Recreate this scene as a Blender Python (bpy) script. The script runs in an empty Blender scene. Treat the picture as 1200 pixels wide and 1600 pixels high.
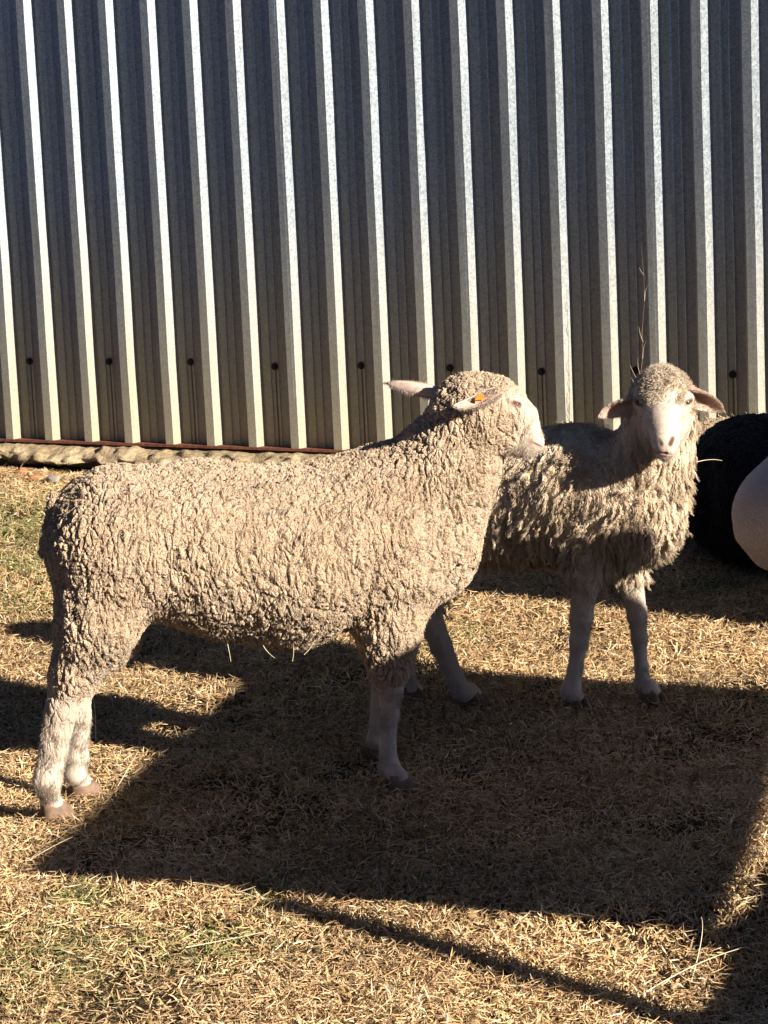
import bpy, math, numpy as np
from mathutils import Vector, Matrix
rng = np.random.default_rng(7)
SC = bpy.context.scene
COL = SC.collection

# ------------------------------------------------------------------ camera
F, PIT, ROL, YAW = 4435.2, .190257, -.0452277, -.437571
CX, CY, CZ = 5.5335, -9.0176, 1.7902
cp, sp, cyw, syw = math.cos(PIT), math.sin(PIT), math.cos(YAW), math.sin(YAW)
FWD = np.array([syw*cp, cyw*cp, -sp])
_r = np.array([cyw, -syw, 0.]); _u = np.cross(_r, FWD)
RGT = math.cos(ROL)*_r + math.sin(ROL)*_u
UP = -math.sin(ROL)*_r + math.cos(ROL)*_u
CAM = np.array([CX, CY, CZ])
cd = bpy.data.cameras.new('camera'); cam = bpy.data.objects.new('camera', cd); COL.objects.link(cam)
cd.sensor_fit = 'HORIZONTAL'; cd.sensor_width = 36; cd.lens = F/1200*36; cd.clip_start = .1; cd.clip_end = 3000
m = Matrix.Identity(4)
for i in range(3):
    m[i][0], m[i][1], m[i][2], m[i][3] = RGT[i], UP[i], -FWD[i], CAM[i]
cam.matrix_world = m
SC.camera = cam

# ------------------------------------------------------------------ sun and sky
PHI = math.radians(13); ELE = math.radians(23.5)
SUN = np.array([math.cos(ELE)*math.cos(PHI), -math.cos(ELE)*math.sin(PHI), math.sin(ELE)])
w = bpy.data.worlds.new('World'); SC.world = w; w.use_nodes = True
nt = w.node_tree; bg = nt.nodes['Background']
sky = nt.nodes.new('ShaderNodeTexSky'); sky.sky_type = 'NISHITA'; sky.sun_disc = False
sky.sun_elevation = ELE; sky.sun_rotation = math.radians(90) + PHI
sky.air_density = .26; sky.dust_density = .1; sky.ozone_density = 2.5
nt.links.new(sky.outputs[0], bg.inputs[0]); bg.inputs[1].default_value = .05
sl = bpy.data.lights.new('sun', 'SUN'); sl.energy = 5.0; sl.angle = math.radians(.55); sl.color = (1, .90, .76)
so = bpy.data.objects.new('sun', sl); COL.objects.link(so)
so.rotation_euler = Vector(SUN).to_track_quat('Z', 'Y').to_euler(); so.location = (9, -4, 6)
SC.view_settings.view_transform = 'Standard'; SC.view_settings.look = 'None'
SC.view_settings.gamma = 1; SC.view_settings.exposure = 1.08; SC.view_settings.use_curve_mapping = False
SC.render.engine = 'CYCLES'
SC.cycles.max_bounces = 6; SC.cycles.diffuse_bounces = 2

# ------------------------------------------------------------------ measuring helpers
HF = np.array([syw, cyw, 0.]); HR = np.array([cyw, -syw, 0.])   # horizontal forward / right
def ray(px, py):
    d = FWD*F + RGT*(px-600) - UP*(py-800); return d/np.linalg.norm(d)
def G(px, py, z=0.):                                             # point on the ground
    d = ray(px, py); t = (z-CAM[2])/d[2]; return CAM + t*d
class Plane:                                                     # vertical plane facing the camera
    def __init__(s, px, py): s.o = G(px, py); s.d0 = (s.o-CAM)@HF
    def p(s, px, py, v=0.):
        d = ray(px, py); t = (s.d0+v)/(d@HF); return CAM + t*d
    def v_of(s, px, py): return (G(px, py)-CAM)@HF - s.d0
    def sc(s, v=0.): return F/((s.d0+v)/math.cos(PIT*.9))

# ------------------------------------------------------------------ object helpers
def tag(o, label=None, cat=None, group=None, kind=None):
    if label: o['label'] = label
    if cat: o['category'] = cat
    if group: o['group'] = group
    if kind: o['kind'] = kind
    return o
def empty(name, loc, label, cat, group=None):
    o = bpy.data.objects.new(name, None); COL.objects.link(o); o.location = loc
    o.empty_display_size = .1
    return tag(o, label, cat, group)
def npmesh(name, V, Fq, mat, parent=None, smooth=True, attrs=None):
    V = np.asarray(V, float); Fq = np.asarray(Fq, np.int32)
    loc = np.array(parent.location) if parent is not None else np.zeros(3)
    me = bpy.data.meshes.new(name)
    n = Fq.shape[1]
    me.vertices.add(len(V)); me.vertices.foreach_set('co', (V-loc).astype(np.float32).ravel())
    me.loops.add(Fq.size); me.loops.foreach_set('vertex_index', Fq.ravel())
    me.polygons.add(len(Fq)); me.polygons.foreach_set('loop_start', np.arange(0, Fq.size, n, dtype=np.int32))
    me.polygons.foreach_set('loop_total', np.full(len(Fq), n, np.int32))
    me.polygons.foreach_set('use_smooth', np.full(len(Fq), smooth))
    me.update(calc_edges=True)
    for k, a in (attrs or {}).items():
        if a.ndim == 1:
            at = me.attributes.new(k, 'FLOAT', 'POINT'); at.data.foreach_set('value', a.astype(np.float32))
        else:
            at = me.attributes.new(k, 'FLOAT_COLOR', 'POINT')
            c = np.ones((len(a), 4), np.float32); c[:, :3] = a; at.data.foreach_set('color', c.ravel())
    me.materials.append(mat)
    o = bpy.data.objects.new(name, me); COL.objects.link(o)
    if parent is not None: o.parent = parent
    return o
class MB:                                                        # collects small solids
    def __init__(s): s.V = []; s.F = []; s.n = 0
    def add(s, V, Fs):
        s.V += [tuple(v) for v in V]; s.F += [tuple(i+s.n for i in f) for f in Fs]; s.n = len(s.V)
    def box(s, c, size, R=None):
        V = np.array([[x, y, z] for x in (-.5, .5) for y in (-.5, .5) for z in (-.5, .5)])*size
        if R is not None: V = V@np.array(R).T
        s.add(V+np.array(c), [(0, 1, 3, 2), (4, 6, 7, 5), (0, 4, 5, 1), (2, 3, 7, 6), (0, 2, 6, 4), (1, 5, 7, 3)])
    def tube(s, pts, rad, n=8, cap=True):
        pts = [np.array(p, float) for p in pts]; K = len(pts)
        rad = [rad]*K if np.isscalar(rad) else rad
        V = []; ref = None
        for i, p in enumerate(pts):
            t = pts[min(i+1, K-1)]-pts[max(i-1, 0)]; t = t/(np.linalg.norm(t)+1e-9)
            if ref is None: ref = np.array([0, 0, 1.]) if abs(t[2]) < .9 else np.array([1., 0, 0])
            a = np.cross(t, ref); a /= np.linalg.norm(a); b = np.cross(t, a); ref = np.cross(a, t)
            for k in range(n):
                th = 2*math.pi*k/n; V.append(p + rad[i]*(math.cos(th)*a+math.sin(th)*b))
        Fs = [(i*n+k, i*n+(k+1) % n, (i+1)*n+(k+1) % n, (i+1)*n+k) for i in range(K-1) for k in range(n)]
        if cap: Fs += [tuple(range(n)), tuple((K-1)*n+k for k in range(n-1, -1, -1))]
        s.add(V, Fs)
    def build(s, name, mat, parent=None, smooth=False, bevel=0):
        me = bpy.data.meshes.new(name); loc = np.array(parent.location) if parent is not None else np.zeros(3)
        me.from_pydata([tuple(np.array(v)-loc) for v in s.V], [], s.F)
        me.polygons.foreach_set('use_smooth', [smooth]*len(me.polygons)); me.materials.append(mat)
        o = bpy.data.objects.new(name, me); COL.objects.link(o)
        if parent is not None: o.parent = parent
        if bevel:
            b = o.modifiers.new('bevel', 'BEVEL'); b.width = bevel; b.segments = 2
        return o
def snoise(P, scale, seed=0, octv=1):                            # smooth value noise, vectorised
    P = np.asarray(P, float); out = np.zeros(len(P)); amp = 1.; tot = 0
    for o in range(octv):
        q = P*scale*(2**o)+seed*17.3+o*5.1; i = np.floor(q).astype(np.int64); f = q-i; f = f*f*(3-2*f)
        def h(a): 
            n = (a[:, 0]*73856093) ^ (a[:, 1]*19349663) ^ (a[:, 2]*83492791) ^ (seed*9973+1)
            n = (n ^ (n >> 13))*1274126177 & 0xffffffff; n = (n ^ (n >> 16)) & 0xffff
            return n/32767.5-1
        r = 0
        for dx in (0, 1):
            for dy in (0, 1):
                for dz in (0, 1):
                    wt = (f[:, 0] if dx else 1-f[:, 0])*(f[:, 1] if dy else 1-f[:, 1])*(f[:, 2] if dz else 1-f[:, 2])
                    r = r + wt*h(i+np.array([dx, dy, dz]))
        out += amp*r; tot += amp; amp *= .5
    return out/tot

# ------------------------------------------------------------------ materials
class NT:
    def __init__(s, name, rough=.8, spec=.3):
        s.m = bpy.data.materials.new(name); s.m.use_nodes = True; s.t = s.m.node_tree
        s.b = s.t.nodes['Principled BSDF']; s.o = s.t.nodes['Material Output']
        s.b.inputs['Roughness'].default_value = rough; s.b.inputs['Specular IOR Level'].default_value = spec
    def n(s, typ, **k):
        nd = s.t.nodes.new('ShaderNode'+typ)
        for a, v in k.items():
            if a.startswith('i_'):
                key = a[2:].replace('_', ' '); nd.inputs[int(key) if key.isdigit() else key].default_value = v
            else: setattr(nd, a, v)
        return nd
    def l(s, a, b): s.t.links.new(a, b)
    def math(s, op, a, b=None, c=None, clamp=False):
        nd = s.t.nodes.new('ShaderNodeMath'); nd.operation = op; nd.use_clamp = clamp
        for i, v in enumerate((a, b, c)):
            if v is None: continue
            if isinstance(v, (int, float)): nd.inputs[i].default_value = v
            else: s.l(v, nd.inputs[i])
        return nd.outputs[0]
    def mix(s, f, a, b):
        nd = s.t.nodes.new('ShaderNodeMix'); nd.data_type = 'RGBA'
        for i, v in ((0, f), (6, a), (7, b)):
            if isinstance(v, (int, float)): nd.inputs[i].default_value = v
            elif isinstance(v, tuple): nd.inputs[i].default_value = (*v, 1)
            else: s.l(v, nd.inputs[i])
        return nd.outputs[2]
    def ramp(s, f, *st):
        nd = s.t.nodes.new('ShaderNodeValToRGB'); e = nd.color_ramp.elements
        while len(e) < len(st): e.new(.5)
        for el, (p, c) in zip(e, st): el.position = p; el.color = (*c, 1) if isinstance(c, tuple) else (c, c, c, 1)
        s.l(f, nd.inputs[0]); return nd.outputs[0]
    def coords(s, scale=(1, 1, 1), rot=(0, 0, 0), src='Object'):
        tc = s.n('TexCoord'); mp = s.n('Mapping'); mp.inputs['Scale'].default_value = scale
        mp.inputs['Rotation'].default_value = rot
        s.l(tc.outputs[src], mp.inputs[0]); return mp.outputs[0]
    def noise(s, vec, scale, detail=3, rough=.5, dist=0):
        nd = s.n('TexNoise', i_Scale=scale, i_Detail=detail, i_Roughness=rough, i_Distortion=dist)
        s.l(vec, nd.inputs['Vector']); return nd.outputs[0]
    def bump(s, h, strength=.5, dist=.01):
        nd = s.n('Bump'); nd.inputs['Strength'].default_value = strength; nd.inputs['Distance'].default_value = dist
        s.l(h, nd.inputs['Height']); s.l(nd.outputs[0], s.b.inputs['Normal'])
    def col(s, c):
        if isinstance(c, tuple): s.b.inputs['Base Color'].default_value = (*c, 1)
        else: s.l(c, s.b.inputs['Base Color'])
def flat(name, c, rough=.7, var=.25, scale=40, metal=0, spec=.3):
    t = NT(name, rough, spec); v = t.noise(t.coords(), scale)
    t.col(t.ramp(v, (.3, tuple(x*(1-var) for x in c)), (.7, tuple(min(1, x*(1+var)) for x in c))))
    t.b.inputs['Metallic'].default_value = metal; t.bump(v, .3, .003); return t.m

def wool_mat(name, tip, deep, skin, cell=52, depth=.012, rough_dir=(0, 0, 0), stretch=.5, fine=.0025):
    """fleece with closed knobbly staples, displaced; 'wool' attribute fades it to bare skin"""
    t = NT(name, .95, .08)
    at = t.n('Attribute', attribute_name='wool').outputs['Fac']
    ca = t.n('Attribute', attribute_name='skincol').outputs['Color']
    base = t.coords((1, 1, stretch), rough_dir)
    wn = t.n('TexNoise', i_Scale=22., i_Detail=2.); t.l(base, wn.inputs['Vector'])
    off = t.n('VectorMath', operation='MULTIPLY_ADD'); t.l(wn.outputs['Color'], off.inputs[0])
    off.inputs[1].default_value = (.045, .045, .045); t.l(base, off.inputs[2])
    def vor(vec, sc, feat='SMOOTH_F1'):
        v = t.n('TexVoronoi', feature=feat, i_Scale=sc)
        if feat == 'SMOOTH_F1': v.inputs['Smoothness'].default_value = .35
        t.l(vec, v.inputs['Vector']); return v.outputs['Distance']
    def dome(vec, sc, e):
        v = t.n('TexVoronoi', feature='DISTANCE_TO_EDGE', i_Scale=sc); t.l(vec, v.inputs['Vector'])
        x = t.math('MINIMUM', t.math('DIVIDE', v.outputs['Distance'], e), 1.)
        return t.math('POWER', t.math('MULTIPLY', x, t.math('SUBTRACT', 2., x)), .8)
    iso = t.coords((1, 1, .75))
    wn2 = t.n('TexNoise', i_Scale=75., i_Detail=2.); t.l(iso, wn2.inputs['Vector'])
    off2 = t.n('VectorMath', operation='MULTIPLY_ADD'); t.l(wn2.outputs['Color'], off2.inputs[0])
    off2.inputs[1].default_value = (.022, .022, .022); t.l(iso, off2.inputs[2])
    crack = t.noise(off.outputs[0], cell*.33, 2, .5)
    cr = t.math('MINIMUM', t.math('MULTIPLY', t.math('ABSOLUTE', t.math('SUBTRACT', crack, .5)), 11.), 1.)
    cr = t.math('POWER', cr, .6)
    big = t.n('Mapping'); big.inputs['Scale'].default_value = (1, 1, .6); t.l(off.outputs[0], big.inputs[0])
    fo = t.noise(big.outputs[0], cell*.13, 1, .4)
    fo = t.math('POWER', t.math('MINIMUM', t.math('MULTIPLY', t.math('ABSOLUTE', t.math('SUBTRACT', fo, .5)), 9.), 1.), .7)
    h = t.math('ADD', t.math('MULTIPLY', cr, .34), t.math('MULTIPLY', fo, .22))
    h = t.math('ADD', h, t.math('MULTIPLY', dome(off.outputs[0], cell*.75, .28), .36))
    h = t.math('ADD', h, t.math('MULTIPLY', dome(off2.outputs[0], cell*1.9, .30), fine/depth))
    d = t.math('MULTIPLY', t.math('SUBTRACT', h, .75), t.math('MULTIPLY', at, depth))
    fz = t.noise(t.coords(), 420., 3)
    d = t.math('ADD', d, t.math('MULTIPLY', fz, .0006))
    dn = t.n('Displacement'); dn.inputs['Midlevel'].default_value = 0; dn.inputs['Scale'].default_value = 1
    t.l(d, dn.inputs['Height']); t.l(dn.outputs[0], t.o.inputs['Displacement'])
    t.m.displacement_method = 'BOTH'
    lv = t.noise(t.coords((1, 1, 1)), 7., 4, .6)
    cw = t.mix(t.ramp(lv, (.35, 0.), (.7, 1.)), deep, tip)
    fv = t.noise(t.coords(), 160., 2)
    cw = t.mix(t.ramp(fv, (.35, .10), (.65, 0.)), cw, tuple(x*.62 for x in deep))
    cs = t.mix(t.ramp(t.noise(t.coords(), 26., 5, .7), (.42, 0.), (.75, .6)), ca, (.30, .22, .16))
    t.col(t.mix(at, cs, cw))
    t.b.inputs['Sheen Weight'].default_value = .15
    return t.m

M = {}
def strand_mat(name):
    t = NT(name, .9, .15); c = t.n('Attribute', attribute_name='tint').outputs['Color']; t.col(c); return t.m
M['strand'] = strand_mat('wool_strands')
t = NT('straw_blades', .75, .25); c = t.n('Attribute', attribute_name='tint').outputs['Color']; t.col(c)
M['straw'] = t.m
WOOL1 = ((.60, .47, .34), (.47, .35, .24)); WOOL2 = ((.76, .63, .47), (.54, .42, .30))
SKIN = (.68, .50, .42)
M['wool1'] = wool_mat('cream_fleece', *WOOL1, SKIN, 84, .019, (0, 0, 0), .42, .0024)
M['wool2'] = wool_mat('loose_fleece', *WOOL2, SKIN, 50, .011, (0, 0, 0), .35)
M['wool3'] = wool_mat('black_fleece', (.014, .013, .016), (.008, .008, .009), (.05, .05, .05), 60, .012, (0, 0, 0), .35)
M['wool4'] = wool_mat('tan_fleece', (.55, .42, .28), (.42, .31, .2), SKIN, 60, .012, (0, 0, 0), .4)
M['shorn'] = wool_mat('shorn_fleece', (.64, .57, .54), (.58, .51, .48), SKIN, 90, .0006, (0, 0, 0), .6)
M['hoof'] = flat('horn_hoof', (.20, .13, .09), .6, .3, 60)
M['ear'] = strand_mat('ear_hide')
M['ear_in'] = flat('ear_inner_skin', (.50, .27, .19), .7, .25, 50)
M['eye'] = flat('eye_ball', (.05, .022, .01), .15, .2, 100, spec=.6)
M['tag'] = flat('orange_plastic', (.95, .28, .03), .45, .08, 60)
M['nostril'] = flat('nostril_skin', (.30, .12, .10), .5, .2, 80)

# galvanised trapezoidal sheet
PITCH = .1715; X_OFF = 0.; ZB = .10
t = NT('galvanised_sheet', .42, .5)
co = t.coords()
sep = t.n('SeparateXYZ'); t.l(co, sep.inputs[0]); gx, gz = sep.outputs[0], sep.outputs[2]
spg = t.n('TexVoronoi', i_Scale=170.); t.l(co, spg.inputs['Vector'])
sp_ = t.n('SeparateColor'); t.l(spg.outputs['Color'], sp_.inputs[0])
stre = t.noise(t.coords((55, 1, .7)), 1.4, 4, .6)
zin = t.math('ADD', gz, t.math('MULTIPLY', t.noise(t.coords((14, 1, .6)), 1., 3), .6))
dirt = t.ramp(t.math('DIVIDE', zin, 1.8), (.2, 1.), (.75, .0))
cb = t.mix(sp_.outputs[0], (.27, .32, .37), (.46, .50, .54))
cb = t.mix(t.ramp(stre, (.52, 0.), (.75, .35)), cb, (.14, .14, .13))
cb = t.mix(t.math('MULTIPLY', dirt, .66), cb, (.42, .345, .175))
# rust runs below the screws (every second pan)
sx = t.math('ABSOLUTE', t.math('SUBTRACT', t.math('FLOORED_MODULO', t.math('ADD', gx, t.math('MULTIPLY', t.math('SUBTRACT', t.noise(t.coords((1, 1, 9)), 3., 2), .5), .006)), 2*PITCH), .062+.0))
M['_run'] = (t, sx, gz, cb, dirt)
t.l(t.math('MULTIPLY_ADD', dirt, -.4, .76), t.b.inputs['Metallic'])
rg = t.math('ADD', t.math('MULTIPLY', dirt, .25), t.math('ADD', .38, t.math('MULTIPLY', sp_.outputs[1], .14)))
t.l(rg, t.b.inputs['Roughness'])
t.bump(t.math('ADD', t.math('MULTIPLY', sp_.outputs[2], .25), t.math('MULTIPLY', stre, .6)), .22, .002)

M['screw'] = flat('dark_screw_washer', (.025, .02, .018), .7, .2, 80)
M['rust'] = flat('rusty_steel', (.17, .065, .04), .85, .4, 60)
t = NT('old_concrete', .95, .1); co = t.coords()
n1 = t.noise(co, 9., 8, .7); n2 = t.noise(co, 60., 4, .7)
t.col(t.mix(t.ramp(n2, (.4, 0.), (.65, .6)), t.ramp(n1, (.30, (.20, .14, .085)), (.46, (.46, .36, .22)), (.70, (.62, .51, .34))), (.20, .14, .09)))
t.bump(t.math('ADD', n1, t.math('MULTIPLY', n2, .5)), .9, .02); M['concrete'] = t.m
t = NT('dry_soil', .98, .1); co = t.coords()
n1 = t.noise(co, 6., 8, .7); n2 = t.noise(t.coords((1, 1, 1)), 130., 4, .7)
t.col(t.mix(t.ramp(n2, (.35, 0.), (.65, .8)), t.ramp(n1, (.3, (.06, .042, .026)), (.7, (.11, .078, .045))), (.04, .028, .018)))
t.bump(t.math('ADD', n1, n2), .8, .02); M['soil'] = t.m

# ------------------------------------------------------------------ ground
def gh(x, y):
    x = np.asarray(x, float); y = np.asarray(y, float)
    P = np.stack([x.ravel(), y.ravel(), np.zeros(x.size)], 1)
    return (snoise(P, 1.7, 3, 2)*.010 + snoise(P, 7., 5, 2)*.006).reshape(x.shape)
def warp(c, n, span, far):
    tt = np.linspace(-1, 1, n); return c + span*tt + np.sign(tt)*np.abs(tt)**15*far
gxs = warp(3., 260, 5., 600); gys = warp(-4.6, 260, 5.6, 600)
gX, gY = np.meshgrid(gxs, gys, indexing='ij')
near = np.exp(-(((gX-3)/9)**2 + ((gY+4)/9)**2)**2)
V = np.stack([gX, gY, gh(gX, gY)*near], -1).reshape(-1, 3)
i, j = np.meshgrid(np.arange(259), np.arange(259), indexing='ij'); b = (i*260+j).ravel()
tag(npmesh('ground', V, np.stack([b, b+260, b+261, b+1], 1), M['soil']), kind='structure')

# ------------------------------------------------------------------ corrugated wall
wall = empty('corrugated_wall', (3, 0, 0), 'tall galvanised steel wall of vertical trapezoidal ribs behind the sheep', 'wall')
# profile over one pitch; measured feature (right foot of rib) sits at k*PITCH
RH = .038
prof = [(-.070, 0), (-.052, -RH), (-.0205, -RH), (0., 0), (.030, 0), (.034, -.0035), (.038, 0), (.062, 0), (.066, -.0035), (.070, 0)]
XS0, XS1, ZT = -26, 40, 3.3
def sheet(k0, k1, name_parent, off):
    xs = []; ys = []
    for k in range(k0, k1):
        for (a, d) in prof: xs.append(k*PITCH+a); ys.append(d)
    xs.append(k1*PITCH-.070); ys.append(0.)
    xs.append(k1*PITCH-.052); ys.append(-RH); xs.append(k1*PITCH-.0300); ys.append(-RH)
    xs = np.array(xs); ys = np.array(ys)+off
    zs = np.linspace(ZB, ZT, 34)
    X = np.repeat(xs[:, None], len(zs), 1); Z = np.repeat(zs[None], len(xs), 0); Y = np.repeat(ys[:, None], len(zs), 1)
    P = np.stack([X.ravel(), Y.ravel()*0, Z.ravel()], 1)
    X = X + .0016*snoise(P*np.array([.3, 1, 1]), 3.5, k0+40).reshape(X.shape)
    Y = Y + .0025*snoise(P, 3.0, k0+90).reshape(X.shape)
    V = np.stack([X, Y, Z], -1).reshape(-1, 3); nz = len(zs)
    i, j = np.meshgrid(np.arange(len(xs)-1), np.arange(nz-1), indexing='ij'); b = (i*nz+j).ravel()
    o = npmesh('cladding_sheet', V, np.stack([b, b+nz, b+nz+1, b+1], 1), MS, name_parent, smooth=False)
    sm = o.modifiers.new('solid', 'SOLIDIFY'); sm.thickness = .0008; sm.offset = 0
    return o
SCR_Z = {}
scr = [(48, 567), (172, 573), (299, 566), (433, 567), (563, 569), (703, 574), (846, 578), (996, 578), (1145, 581)]
spts = []
for (px, py) in scr:
    d = ray(px, py); tt = -CAM[1]/d[1]; spts.append(CAM+tt*d)
    print('screw', (spts[-1]/PITCH)[0].round(2), spts[-1][2].round(3))
sxm = np.mean([(p[0]/(2*PITCH)) % 1 for p in spts])*2*PITCH
t, sx, gz_, cb, dirt = M.pop('_run')
run = t.math('MULTIPLY', t.math('LESS_THAN', t.math('ABSOLUTE', t.math('SUBTRACT', t.math('FLOORED_MODULO', gx, 2*PITCH), sxm)), .0032),
             t.math('LESS_THAN', gz_, float(np.mean([p[2] for p in spts]))))
t.col(t.mix(t.math('MULTIPLY', run, .8), cb, (.05, .035, .025))); MS = t.m
# object coordinates of the sheet are relative to the wall's origin (x = 3)
for nd in t.t.nodes:
    if nd.type == 'MAPPING' and tuple(nd.inputs['Scale'].default_value) == (1, 1, 1):
        nd.inputs['Location'].default_value = (3., 0, 0)
for q, k0 in enumerate(range(XS0, XS1, 4)):
    sheet(k0, k0+4, wall, -.0012*(q % 2))
for k in range(-14, 30):
    x = (k*2)*PITCH + sxm; z = float(np.mean([p[2] for p in spts])) + .006*math.sin(k*2.3)
    if k < -3 or k > 14: continue
    mb = MB(); mb.tube([(x, -.004, z), (x, -.0075, z)], .0135, 14); mb.tube([(x, -.0075, z), (x, -.0135, z)], .0065, 6)
    mb.build('screw', M['screw'], wall)
mb = MB(); mb.box((1.5, -.022, ZB-.0045), (12, .046, .009)); mb.box((1.5, .004, ZB+.02), (12, .003, .05)); mb.build('base_rail', M['rust'], wall)
mb = MB(); mb.box((1.2, .05, ZT-.1), (11.3, .06, .1)); mb.build('top_rail', M['rust'], wall)
# roof flashing caps the wall
mb = MB(); mb.box((1.2, .02, ZT+.03), (11.4, .16, .05)); mb.build('cap_flashing', flat('cap_steel', (.5, .52, .54), .5, .1, 30, .4), wall)

# ------------------------------------------------------------------ unseen timber barn, added behind the camera to cut the sky light
barn = empty('sky_block_barn', (3, -16, 0), 'unseen dark barn added behind the camera to block part of the sky', 'barn')
bw = NT('dark_timber', .9, .1); bc = bw.noise(bw.coords((6, 6, .5)), 2., 4)
bw.col(bw.ramp(bc, (.3, (.035, .026, .02)), (.7, (.07, .052, .04)))); bw.bump(bc, .4, .01)
mb = MB()
for q in range(100):
    mb.box((-9+q*.25, -16+.012*(q % 2), 1.6), (.246, .03, 3.2))
mb.build('board_wall', bw.m, barn)
mb = MB()
for x in (-9.2, 16.1): mb.box((x, -18, 1.6), (.2, 4., 3.2))
mb.box((3.4, -20, 1.6), (25.4, .2, 3.2)); mb.build('wall', bw.m, barn)
mb = MB(); V_ = [(-9.8, -15.4, 3.15), (16.6, -15.4, 3.15), (16.6, -18, 4.5), (-9.8, -18, 4.5), (-9.8, -20.6, 3.15), (16.6, -20.6, 3.15)]
mb.add(V_+[(x, y, z+.1) for x, y, z in V_], [(3, 2, 1, 0), (4, 5, 2, 3), (6, 7, 8, 9), (9, 8, 11, 10), (0, 1, 7, 6), (1, 2, 8, 7), (2, 5, 11, 8), (5, 4, 10, 11), (4, 3, 9, 10), (3, 0, 6, 9)])
mb.build('roof', flat('dull_roof_sheet', (.12, .09, .08), .8, .2, 5), barn)
mb = MB(); mb.box((2, -15.94, 1.4), (3.2, .05, 2.8)); mb.box((2, -15.90, 1.4), (3.6, .03, .16), np.array(Matrix.Rotation(.75, 3, 'Y'))); mb.build('door', bw.m, barn)

# ------------------------------------------------------------------ concrete footing, broken edge
n = 700; m_ = 22
us = np.linspace(-2.5, 7.5, n)
prof2 = np.array([(.12, ZB-.014), (0., ZB-.014), (-.05, ZB-.014), (-.08, ZB-.017), (-.10, ZB-.022), (-.12, ZB-.028), (-.135, ZB-.036), (-.140, ZB-.046), (-.132, ZB-.056), (-.10, ZB-.060), (-.02, ZB-.062), (-.02, -.05)])
tt = np.linspace(0, len(prof2)-1, m_*2); pi = np.interp(tt, range(len(prof2)), prof2[:, 0]); pz = np.interp(tt, range(len(prof2)), prof2[:, 1])
X = np.repeat(us[:, None], len(tt), 1); Y = np.repeat(pi[None], n, 0); Z = np.repeat(pz[None], n, 0)
P = np.stack([X.ravel(), Y.ravel(), Z.ravel()], 1)
edge = np.clip((-Y-.005)/.09, 0, 1)
Y = Y + edge*(.045*snoise(P*[1, .2, .2], 3.5, 11, 3).reshape(X.shape)+.045*snoise(P*[1, 1, 1.4], 17, 12, 3).reshape(X.shape))
Z = Z + edge*(.030*snoise(P*[1, .5, .5], 24, 13, 3)+.012*snoise(P*[1, .3, .3], 6, 14, 2)).reshape(X.shape) - edge*.005
b_ = len(tt); i, j = np.meshgrid(np.arange(n-1), np.arange(b_-1), indexing='ij'); b = (i*b_+j).ravel()
foot = npmesh('concrete_footing', np.stack([X, Y, Z], -1).reshape(-1, 3), np.stack([b, b+1, b+b_+1, b+b_], 1), M['concrete'])
tag(foot, 'rough crumbling concrete footing under the rusty bottom rail of the wall', 'footing')

# ------------------------------------------------------------------ rocks
ICO = None
def rock(c, r, colr, seed, name='rock', label='', cat='rock', group=None, flatz=.6):
    import bmesh
    bm = bmesh.new(); bmesh.ops.create_icosphere(bm, subdivisions=3, radius=1)
    V = np.array([v.co[:] for v in bm.verts]); Fs = [tuple(v.index for v in f.verts) for f in bm.faces]; bm.free()
    q = np.round(V*1.6+rng.normal(0, .1, 3))/1.6
    V = V*(1+.22*snoise(V, 1.6, seed, 2)[:, None]) * .75 + .25*q
    V = V*np.array([1.25, .9, flatz])*r
    V = V@np.array(Matrix.Rotation(seed*1.7, 3, 'Z')).T + np.array(c)
    o = npmesh(name, V, Fs, colr, smooth=False)
    return tag(o, label, cat, group)
mbrick = flat('broken_brick', (.42, .19, .09), .95, .3, 30); mst = flat('grey_stone', (.27, .24, .22), .95, .3, 30); mpale = flat('pale_rubble', (.46, .36, .25), .95, .3, 30)
rk = [((34, 742), .035, mbrick, 'orange broken brick lump lying at the far left below the footing', 'brick'),
      ((58, 748), .026, mbrick, 'small flat orange brick shard right of the larger orange lump', 'brick'),
      ((82, 752), .032, mst, 'grey flat stone between the orange brick and the sheep rump', 'rock'),
      ((8, 738), .022, mpale, 'small pale rubble piece at the left picture edge by the footing', 'rock'),
      ((104, 748), .018, mpale, 'small pale rubble piece nearest the rump of the curly sheep', 'rock'),
      ((66, 736), .017, mpale, 'tiny tan rubble piece tucked under the crumbling footing edge', 'rock')]
for q, ((px, py), r, mt_, lb, ct) in enumerate(rk):
    g = G(px, py+3); rock((g[0], g[1], r*.35), r, mt_, q+3, 'brick_fragment' if ct == 'brick' else 'rock', lb, ct, None)

for q in range(22):
    x = rng.uniform(-.3, 1.6); r = rng.uniform(.009, .022)
    rock((x, rng.uniform(-.22, -.13), r*.4), r, (mpale, mst, mpale, mbrick)[q % 4] if q % 8 else mpale, q+40, 'pebble', 'small piece of rubble lying along the foot of the crumbling footing', 'pebble', 'rubble along the footing')

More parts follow.
